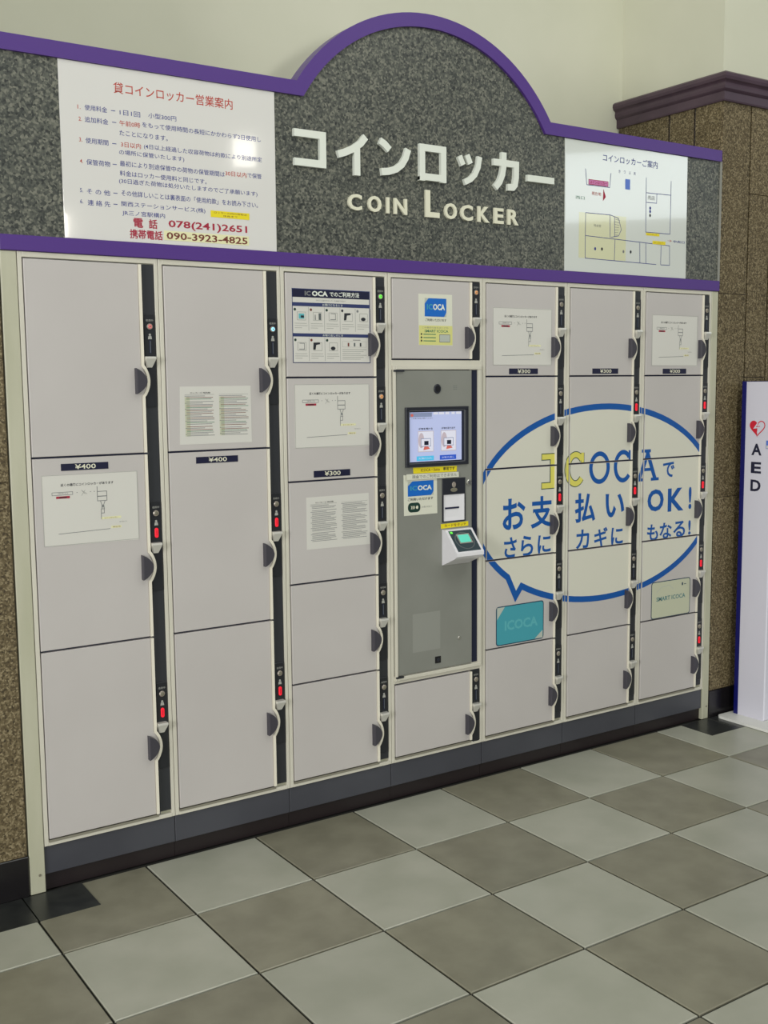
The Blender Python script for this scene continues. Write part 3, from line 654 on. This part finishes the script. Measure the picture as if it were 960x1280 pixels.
rule_notice([(.450, 1.264), (.687, 1.264), (.687, 1.436), (.455, 1.435)], 'coloured two-column rule sheet on the top door of the second cabinet')
rule_notice([(.875, .911), (1.117, .909), (1.113, 1.080), (.876, 1.079)], 'grey two-column rule sheet on the middle door beside the terminal', True)
# instruction sheet
quad = [(.838, 1.505), (1.126, 1.506), (1.125, 1.736), (.835, 1.735)]
t, lc = sheet('instruction_sheet', 'pictogram instruction sheet with navy headings on the top door left of the terminal', 'notice', quad, 'paper', YD)
mb = MB(); y = YD-.0009; x0, z1, w, h = .8365, 1.7355, .289, .230
X = lambda a: x0+a*w; Z = lambda b: z1-b*h
ribbon(mb, [(X(0.004), Z(.004)), (X(.996), Z(.004)), (X(.996), Z(.996)), (X(.004), Z(.996))], .0012, y, 'navy_soft', True)
mb.flat(rect(X(0), X(1), Z(.115), Z(0)), y, 'navy'); text(mb, 'IC', X(.16), X(.235), Z(.092), Z(.03), y-.0002, 'ink_grey', .03); text(mb, 'OCA', X(.25), X(.45), Z(.095), Z(.025), y-.0002, 'letter_white', .04); text(mb, 'でのご利用方法', X(.475), X(.86), Z(.095), Z(.025), y-.0002, 'letter_white', .02)
text(mb, 'かんたん操作でロッカーを使用できます', X(.30), X(.68), Z(.16), Z(.14), y, 'ink_grey')
for b0, b1, tt in ((.185, .235, 'お預けになるとき'), (.60, .645, 'お取り出しのとき')):
    mb.flat(rect(X(0), X(1), Z(b1), Z(b0)), y, 'navy_soft'); text(mb, tt, X(.38), X(.64), Z(b1-.008), Z(b0+.008), y-.0002, 'letter_white')
for r, (b0, nc) in enumerate(((.245, 5), (.655, 3))):
    for k in range(5):
        if r == 1 and k > 2: break
        cx = .01+.2*k; b = b0
        mb.flat(ell(X(cx+.025), Z(b+.035), .0044, .0044, 10), y, ('oval_green', 'ink_brown', 'oval_green', 'ink_black', 'ink_grey')[k])
        ribbon(mb, [(X(cx+.195), Z(b0)), (X(cx+.195), Z(b0+.32))], .0005, y, 'ink_grey')
        mb.flat(rect(X(cx+.05), X(cx+.16), Z(b+.18), Z(b+.065)), y, 'ink_lightgrey'); mb.flat(rect(X(cx+.056), X(cx+.154), Z(b+.173), Z(b+.072)), y-.0002, 'paper')
        kind = (k if r == 0 else (2, 3, 4)[k])
        if kind == 0: mb.flat(rect(X(cx+.07), X(cx+.14), Z(b+.16), Z(b+.09)), y-.0004, 'teal_letter'); mb.flat(rect(X(cx+.095), X(cx+.135), Z(b+.145), Z(b+.115)), y-.0006, 'ink_black')
        elif kind == 1: mb.flat([(X(cx+.07), Z(b+.17)), (X(cx+.085), Z(b+.17)), (X(cx+.082), Z(b+.10)), (X(cx+.072), Z(b+.10))], y-.0004, 'ink_grey'); mb.flat(rect(X(cx+.12), X(cx+.15), Z(b+.17), Z(b+.08)), y-.0004, 'lead_grey')
        elif kind == 2: mb.flat(rect(X(cx+.07), X(cx+.14), Z(b+.165), Z(b+.155)), y-.0004, 'ink_grey'); ribbon(mb, [(X(cx+.075), Z(b+.08)), (X(cx+.135), Z(b+.08)), (X(cx+.135), Z(b+.16))], .0008, y-.0004, 'lead_grey')
        elif kind == 3: mb.flat([(X(cx+.045), Z(b+.165)), (X(cx+.075), Z(b+.165)), (X(cx+.085), Z(b+.10)), (X(cx+.135), Z(b+.09)), (X(cx+.13), Z(b+.065)), (X(cx+.05), Z(b+.07))], y-.0004, 'ink_black')
        else: mb.flat(ell(X(cx+.10), Z(b+.145), .009, .006, 12), y-.0004, 'ink_black')
        for q in range(3): mb.flat(rect(X(cx+.02), X(cx+.02+(.15, .16, .09)[q]), Z(b+.225+.03*q), Z(b+.218+.03*q)), y, 'ink_lightgrey')
mb.flat(rect(X(.63), X(.95), Z(.78), Z(.70)), y, 'ink_lightgrey'); mb.flat(rect(X(.633), X(.947), Z(.777), Z(.703)), y-.0002, 'paper')
for k in range(3): mb.flat(rect(X(.70+.08*k), X(.72+.08*k), Z(.77), Z(.72)), y-.0004, ('ink_brown', 'lead_grey', 'ink_black')[k])
for q in range(6): mb.flat(rect(X(.63), X(.95-.04*(q % 3)), Z(.815+.027*q), Z(.807+.027*q)), y, 'ink_lightgrey')
mb.flat(rect(X(.77), X(.87), Z(.684), Z(.677)), y, 'ink_black'); part_print(t, lc, mb, 'printed_pictures')

# ------------------------------------------------------------------ sign above the lockers
sg = thing('locker_sign', 'speckled dark granite header sign with purple edging and arched middle over the lockers', 'sign', (1.4, .03, ZT))
ac, ar = (1.388, 2.0155), .602          # centre line of the purple edging on the arch
xL, xR, zE = -.045, 2.836, 2.339; EW = .0215
dx = math.sqrt(ar**2-(zE-ac[1])**2); ta = math.atan2(zE-ac[1], dx)
arch = [(ac[0]+ar*math.cos(math.pi-ta-(math.pi-2*ta)*i/40), ac[1]+ar*math.sin(math.pi-ta-(math.pi-2*ta)*i/40)) for i in range(41)]
top = [(xL, zE)]+arch+[(xR, zE)]
poly = [(xL, 1.805), (xR, 1.805)]+top[::-1]
# the granite face is one concave sheet: a column of faces along the outline
mb = MB()
mb.prism(poly, .006, .045, 'sign_granite')
mb.build('granite_panel', sg, (1.4, .03, ZT))
mb = MB(); ribbon3(mb, top, EW, -.004, .055, 'purple'); o = mb.build('purple_edging', sg, (1.4, .03, ZT))
MB().prism(rect(xL, xR+.002, 1.8015, 1.843), -.006, .05, 'purple', .0015).build('purple_edging', sg, (1.4, .03, ZT))
MB().prism(rect(xR+.0005, xR+.0035, 1.843, 2.318), -.003, .05, 'terminal_edge').build('end_strip', sg, (1.4, .03, ZT))
YG = .0055; dpt = .011
def letter(strokes, w=.0112):
    mb = MB()
    for st in strokes: ribbon3(mb, st[0] if isinstance(st[0], list) else st, w, YG-dpt, YG+.001, 'letter_white', closed=(len(st) > 1 and st[1] is True))
    x = sum(v[0] for v in mb.v)/len(mb.v); mb.build('letter', sg, (x, YG, 2.16))
letter([[(.855, 2.2065), (.9575, 2.2065), (.9575, 2.1085)], [(.855, 2.1195), (.950, 2.1195)]])
letter([[(1.117, 2.221), (1.098, 2.199), (1.070, 2.180), (1.040, 2.166), (1.013, 2.157)], [(1.0835, 2.190), (1.0835, 2.098)]])
letter([[(1.172, 2.216), (1.192, 2.206), (1.209, 2.191)], [(1.177, 2.119), (1.206, 2.123), (1.235, 2.133), (1.258, 2.150), (1.273, 2.172), (1.283, 2.200)]])
letter([([(1.3395, 2.1195), (1.4275, 2.1195), (1.4275, 2.2130), (1.3395, 2.2130)], True), ([(1.3395, 2.1195), (1.3395, 2.106)], False), ([(1.4275, 2.1195), (1.4275, 2.106)], False)])
letter([[(1.496, 2.201), (1.511, 2.173)], [(1.528, 2.208), (1.542, 2.180)], [(1.583, 2.207), (1.576, 2.172), (1.562, 2.146), (1.543, 2.129), (1.517, 2.117)]], .0098)
letter([[(1.643, 2.197), (1.7475, 2.197), (1.747, 2.155), (1.742, 2.128), (1.732, 2.118), (1.708, 2.117)], [(1.690, 2.233), (1.690, 2.188), (1.684, 2.158), (1.672, 2.132), (1.652, 2.111)]])
letter([[(1.798, 2.157), (1.925, 2.157)]])
for ch, a, b, z1 in (('C', 1.05, 1.103, 2.041), ('O', 1.126, 1.178, 2.041), ('I', 1.198, 1.2095, 2.041), ('N', 1.228, 1.280, 2.041), ('L', 1.355, 1.413, 2.078), ('O', 1.434, 1.487, 2.043), ('C', 1.502, 1.556, 2.043), ('K', 1.578, 1.629, 2.043), ('E', 1.650, 1.693, 2.043), ('R', 1.712, 1.762, 2.043)):
    mb = MB(); text(mb, ch, a, b, 1.990, z1, YG+.001, 'letter_cream', .028, depth=.008); mb.build('letter', sg, ((a+b)/2, YG, 2.0))

# left information board
def board(name, label, quad, m, y, group):
    cx = (quad[0][0]+quad[1][0])/2; t = thing(name, label, 'board', (cx, y, quad[0][1]), group)
    MB().prism(quad, y-.004, y, m, .0008).build('board_panel', t, (cx, y, quad[0][1])); return t, (cx, y, quad[0][1])
tb, lc = board('information_board', 'white board with red and blue rules and phone numbers on the left of the sign', [(.134, 1.844), (.791, 1.844), (.793, 2.317), (.134, 2.317)], 'poster_white', .0055, 'boards on the locker sign')
YB = .0055-.004-.0003
LINES = [('貸コインロッカー営業案内', .287, .652, 2.2621, .030, 'r'), ('1.', .183, .192, 2.1973, .011, 'r'), ('使用料金', .203, .267, 2.1983, .0152, 'b'), ('ー', .278, .29, 2.1988, .0022, 'b'), ('1日1回', .303, .363, 2.1973, .0145, 'b'), ('小型300円', .387, .472, 2.1993, .0148, 'b'),
('2.', .185, .194, 2.1658, .011, 'r'), ('追加料金', .202, .269, 2.1665, .0153, 'b'), ('ー', .28, .292, 2.1677, .0022, 'b'), ('午前0時', .301, .362, 2.1682, .0150, 'r'), ('をもって使用時間の長短にかかわらず2日使用し', .368, .744, 2.1718, .0150, 'b'), ('たことになります。', .3, .444, 2.1417, .0145, 'b'),
('3.', .184, .193, 2.1108, .011, 'r'), ('使用期間', .202, .267, 2.1102, .0153, 'b'), ('ー', .278, .29, 2.11, .0022, 'b'), ('3日以内', .303, .362, 2.1108, .0150, 'r'), ('(4日以上経過した収容荷物は約款により別途所定', .371, .746, 2.1118, .0162, 'b'), ('の場所に保管いたします)', .297, .493, 2.0881, .0158, 'b'),
('4.', .184, .193, 2.0534, .011, 'r'), ('保管荷物', .202, .27, 2.0528, .0154, 'b'), ('ー', .277, .289, 2.0539, .0022, 'b'), ('最初により別途保管中の荷物の保管期間は', .298, .621, 2.0585, .0155, 'b'), ('30日以内', .623, .693, 2.0625, .0150, 'r'), ('で保管', .696, .743, 2.0634, .0150, 'b'),
('料金はロッカー使用料と同じです。', .297, .562, 2.0318, .0150, 'b'), ('(30日過ぎた荷物は処分いたしますのでご了承願います)', .294, .728, 2.0098, .0162, 'b'), ('5.', .181, .19, 1.9752, .011, 'b'), ('そ の 他', .2, .267, 1.9741, .0150, 'b'), ('ー', .276, .288, 1.9754, .0022, 'b'), ('その他詳しいことは裏表面の「使用約款」をお読み下さい。', .299, .729, 1.9777, .0162, 'b'),
('6.', .18, .189, 1.9453, .011, 'b'), ('連 絡 先', .201, .266, 1.9436, .0155, 'b'), ('ー', .275, .287, 1.945, .0022, 'b'), ('関西ステーションサービス(株)', .298, .555, 1.9473, .016, 'b'), ('JR三ノ宮駅構内', .3, .428, 1.9229, .0159, 'b'),
('電', .332, .361, 1.8985, .0267, 'R'), ('話', .378, .404, 1.8985, .0267, 'R'), ('078(241)2651', .438, .691, 1.9005, .0262, 'R'), ('携帯電話', .32, .419, 1.8672, .0265, 'R'), ('090-3923-4825', .431, .691, 1.8690, .0205, 'w')]
mb = MB()
for s, a, b, zc, h, k in LINES:
    text(mb, s, a, b, zc-h/2, zc+h/2, YB-(.0006 if k == 'w' else 0), {'r': 'ink_red', 'b': 'ink_blue', 'R': 'ink_crimson', 'w': 'ink_brown'}[k], {'r': .006, 'b': .004, 'R': .022, 'w': .02}[k])
mb.build('printed_rules', tb, lc)
MB().prism(rect(.423, .696, 1.856, 1.883), YB-.0004, YB+.0002, 'pale_yellow').build('number_strip', tb, lc)
mb = MB(); mb.prism(rect(.572, .699, 1.932, 1.951), YB-.0004, YB+.0002, 'yellow'); text(mb, 'ロッカーの内の荷物は', .583, .690, 1.943, 1.949, YB-.0006, 'ink_brown'); text(mb, '係員まで', .612, .660, 1.935, 1.940, YB-.0006, 'ink_brown'); mb.build('yellow_label', tb, lc)
# right map board
tb, lc = board('map_board', 'white board with a hand-drawn locker location map on the right of the sign', [(1.987, 1.844), (2.641, 1.844), (2.638, 2.316), (1.984, 2.316)], 'poster_map', .0055, 'boards on the locker sign')
mb = MB(); y = YB; K = 'ink_blue'
mb.flat(rect(2.055, 2.30, 1.895, 2.06), y+.0001, 'poster_cream')
text(mb, 'コインロッカーご案内', 2.173, 2.467, 2.254, 2.281, y-.0002, 'ink_blue', .004)
for pts in ([(2.085, 2.218), (2.092, 2.161), (2.210, 2.161), (2.216, 2.214)], [(2.406, 2.216), (2.407, 2.011), (2.544, 2.012), (2.545, 2.215)], [(2.408, 2.159), (2.545, 2.161)], [(2.409, 2.123), (2.465, 2.124), (2.466, 2.160)],
            [(2.088, 2.06), (2.214, 2.061), (2.216, 1.977)], [(2.088, 2.06), (2.088, 1.895), (2.469, 1.891)], [(2.494, 1.891), (2.545, 1.892), (2.543, 1.967), (2.088, 1.977)], [(2.242, 1.972), (2.240, 1.894)], [(2.376, 1.969), (2.378, 1.893)], [(2.409, 1.968), (2.411, 1.893)], [(2.495, 1.966), (2.494, 1.891)],
            [(2.216, 2.061), (2.259, 2.052), (2.275, 2.011), (2.261, 1.987), (2.220, 1.979)], [(2.238, 2.056), (2.240, 1.983)]):
    ribbon(mb, pts, .0011, y-.0002, K)
for k in range(7): ribbon(mb, [(2.240, 2.048-.010*k), (2.268-.002*k, 2.044-.009*k)], .0007, y-.0002, 'ink_grey')
mb.flat(rect(2.101, 2.203, 2.163, 2.182), y-.0002, 'ink_crimson'); mb.flat(rect(2.103, 2.201, 2.165, 2.180), y-.0003, 'map_pink'); text(mb, 'コインロッカー', 2.108, 2.196, 2.167, 2.178, y-.0005, 'ink_crimson', .02)
mb.flat(rect(2.292, 2.318, 2.162, 2.200), y-.0002, 'label_blue'); text(mb, '現在地', 2.118, 2.166, 2.126, 2.139, y-.0002, 'ink_red'); mb.flat([(2.176, 2.108), (2.191, 2.125), (2.178, 2.153)], y-.0002, 'ink_crimson'); text(mb, '西口', 2.037, 2.082, 2.106, 2.117, y-.0002, 'ink_green')
for k, ch in enumerate('きっぷ売'): text(mb, ch, 2.256+.027*k, 2.266+.027*k, 2.219, 2.230, y-.0002, 'ink_blue')
text(mb, '中央口', 2.563, 2.629, 1.980, 1.990, y-.0002, 'ink_blue', .01); text(mb, '→', 2.530, 2.555, 1.982, 1.990, y-.0002, 'ink_red')
for a, b, c0, c1 in ((2.409, 2.484, 1.999, 2.009), (2.446, 2.519, 1.968, 1.981)): mb.flat(rect(a, b, c0, c1), y-.0003, 'yellow'); text(mb, 'コインロッカー', a+.006, b-.006, c0+.002, c1-.002, y-.0005, 'ink_brown')
for a, b, m in ((2.430, 2.103, 'ink_blue'), (2.430, 2.090, 'ink_blue'), (2.430, 2.075, 'ink_black'), (2.139, 1.932, 'ink_blue'), (2.174, 1.933, 'ink_black'), (2.288, 1.930, 'ink_grey'), (2.327, 1.931, 'ink_black')): mb.flat(ell(a, b, .005, .006, 10), y-.0003, m)
text(mb, '待合室', 2.130, 2.168, 2.012, 2.022, y-.0002, 'ink_grey'); text(mb, '売店', 2.415, 2.455, 2.134, 2.150, y-.0002, 'ink_grey')
mb.build('printed_map', tb, lc)

# ------------------------------------------------------------------ AED stand at the right edge
ae = thing('aed_stand', 'tall white AED stand with red heart emblem beside the granite pilaster', 'stand', (3.13, -.20, 0))
mb = MB(); x0, x1, y0, y1, r = 2.872, 3.42, -.46, -.018, .02; pl = rrect(x0, x1, y0, y1, r); n = len(pl)
mb.add([(a, b, .012) for a, b in pl]+[(a, b, .0015) for a, b in pl], [tuple(range(n))]+[(i, n+i, n+(i+1) % n, (i+1) % n) for i in range(n)], 'aed_base'); mb.build('base_plate', ae, (3.13, -.2, 0))
MB().prism(rect(2.9585, 3.345, .012, 1.432), -.193, -.060, 'aed_white', .004).build('tower_body', ae, (3.13, -.2, 0))
MB().box(2.956, 3.347, -.060, -.040, .012, 1.434, 'aed_blue').build('rear_panel', ae, (3.13, -.2, 0))
side = lambda X: (lambda a, b, c: (X+b, -a, c))
XS = 2.9585
mb = MB()
mb.flat([(-q[0]+0, q[1]) for q in []] or rect(.0, .0, 0, 0), 0, 'aed_white') if False else None
for ch, z0, z1 in (('A', 1.129, 1.177), ('E', 1.054, 1.101), ('D', .979, 1.027)):
    text(mb, ch, .093, .143, z0, z1, -.0008, 'navy', .03)
mb.build('aed_lettering', ae, (3.13, -.2, 0), xf=side(XS))
mb = MB(); H = []
for i in range(40):
    t = 2*math.pi*i/40; H.append((16*math.sin(t)**3, 13*math.cos(t)-5*math.cos(2*t)-2*math.cos(3*t)-math.cos(4*t)))
hx, hz, hs, vs_ = .119, 1.2435, .0024, .0024
HP = [(hx+a*hs, hz+b*vs_) for a, b in H][::-1]
mb.flat(HP, -.0006, 'heart_red'); IN = inset(HP, .0042)
mb.add([(a, -.0010, b) for a, b in [p for p in IN if p[0] >= hx-.001]], [tuple(range(len([p for p in IN if p[0] >= hx-.001])))], 'aed_white')
mb.flat([(hx-.020, hz-.005), (hx+.004, hz-.002), (hx-.002, hz-.020), (hx+.001, hz-.020), (hx+.016, hz+.004), (hx-.004, hz+.002), (hx+.004, hz+.018), (hx-.002, hz+.018)], -.0014, 'aed_white')
ribbon(mb, [(hx-.006, hz+.003), (hx+.014, hz+.006)], .0015, -.0016, 'heart_red')
mb.build('heart_emblem', ae, (3.13, -.2, 0), xf=side(XS))
mb = MB(); mb.flat(rect(.164, .186, 1.158, 1.192), -.0008, 'label_blue'); mb.flat(rect(.166, .184, 1.160, 1.172), -.0012, 'paper'); mb.build('blue_label', ae, (3.13, -.2, 0), xf=side(XS))
mb = MB(); mb.prism(rect(3.0, 3.305, .95, 1.36), -.199, -.193, 'aed_blue', .002); mb.prism(rect(3.012, 3.293, .962, 1.348), -.2015, -.199, 'lens_black', .001); mb.build('cabinet_window', ae, (3.13, -.2, 0))
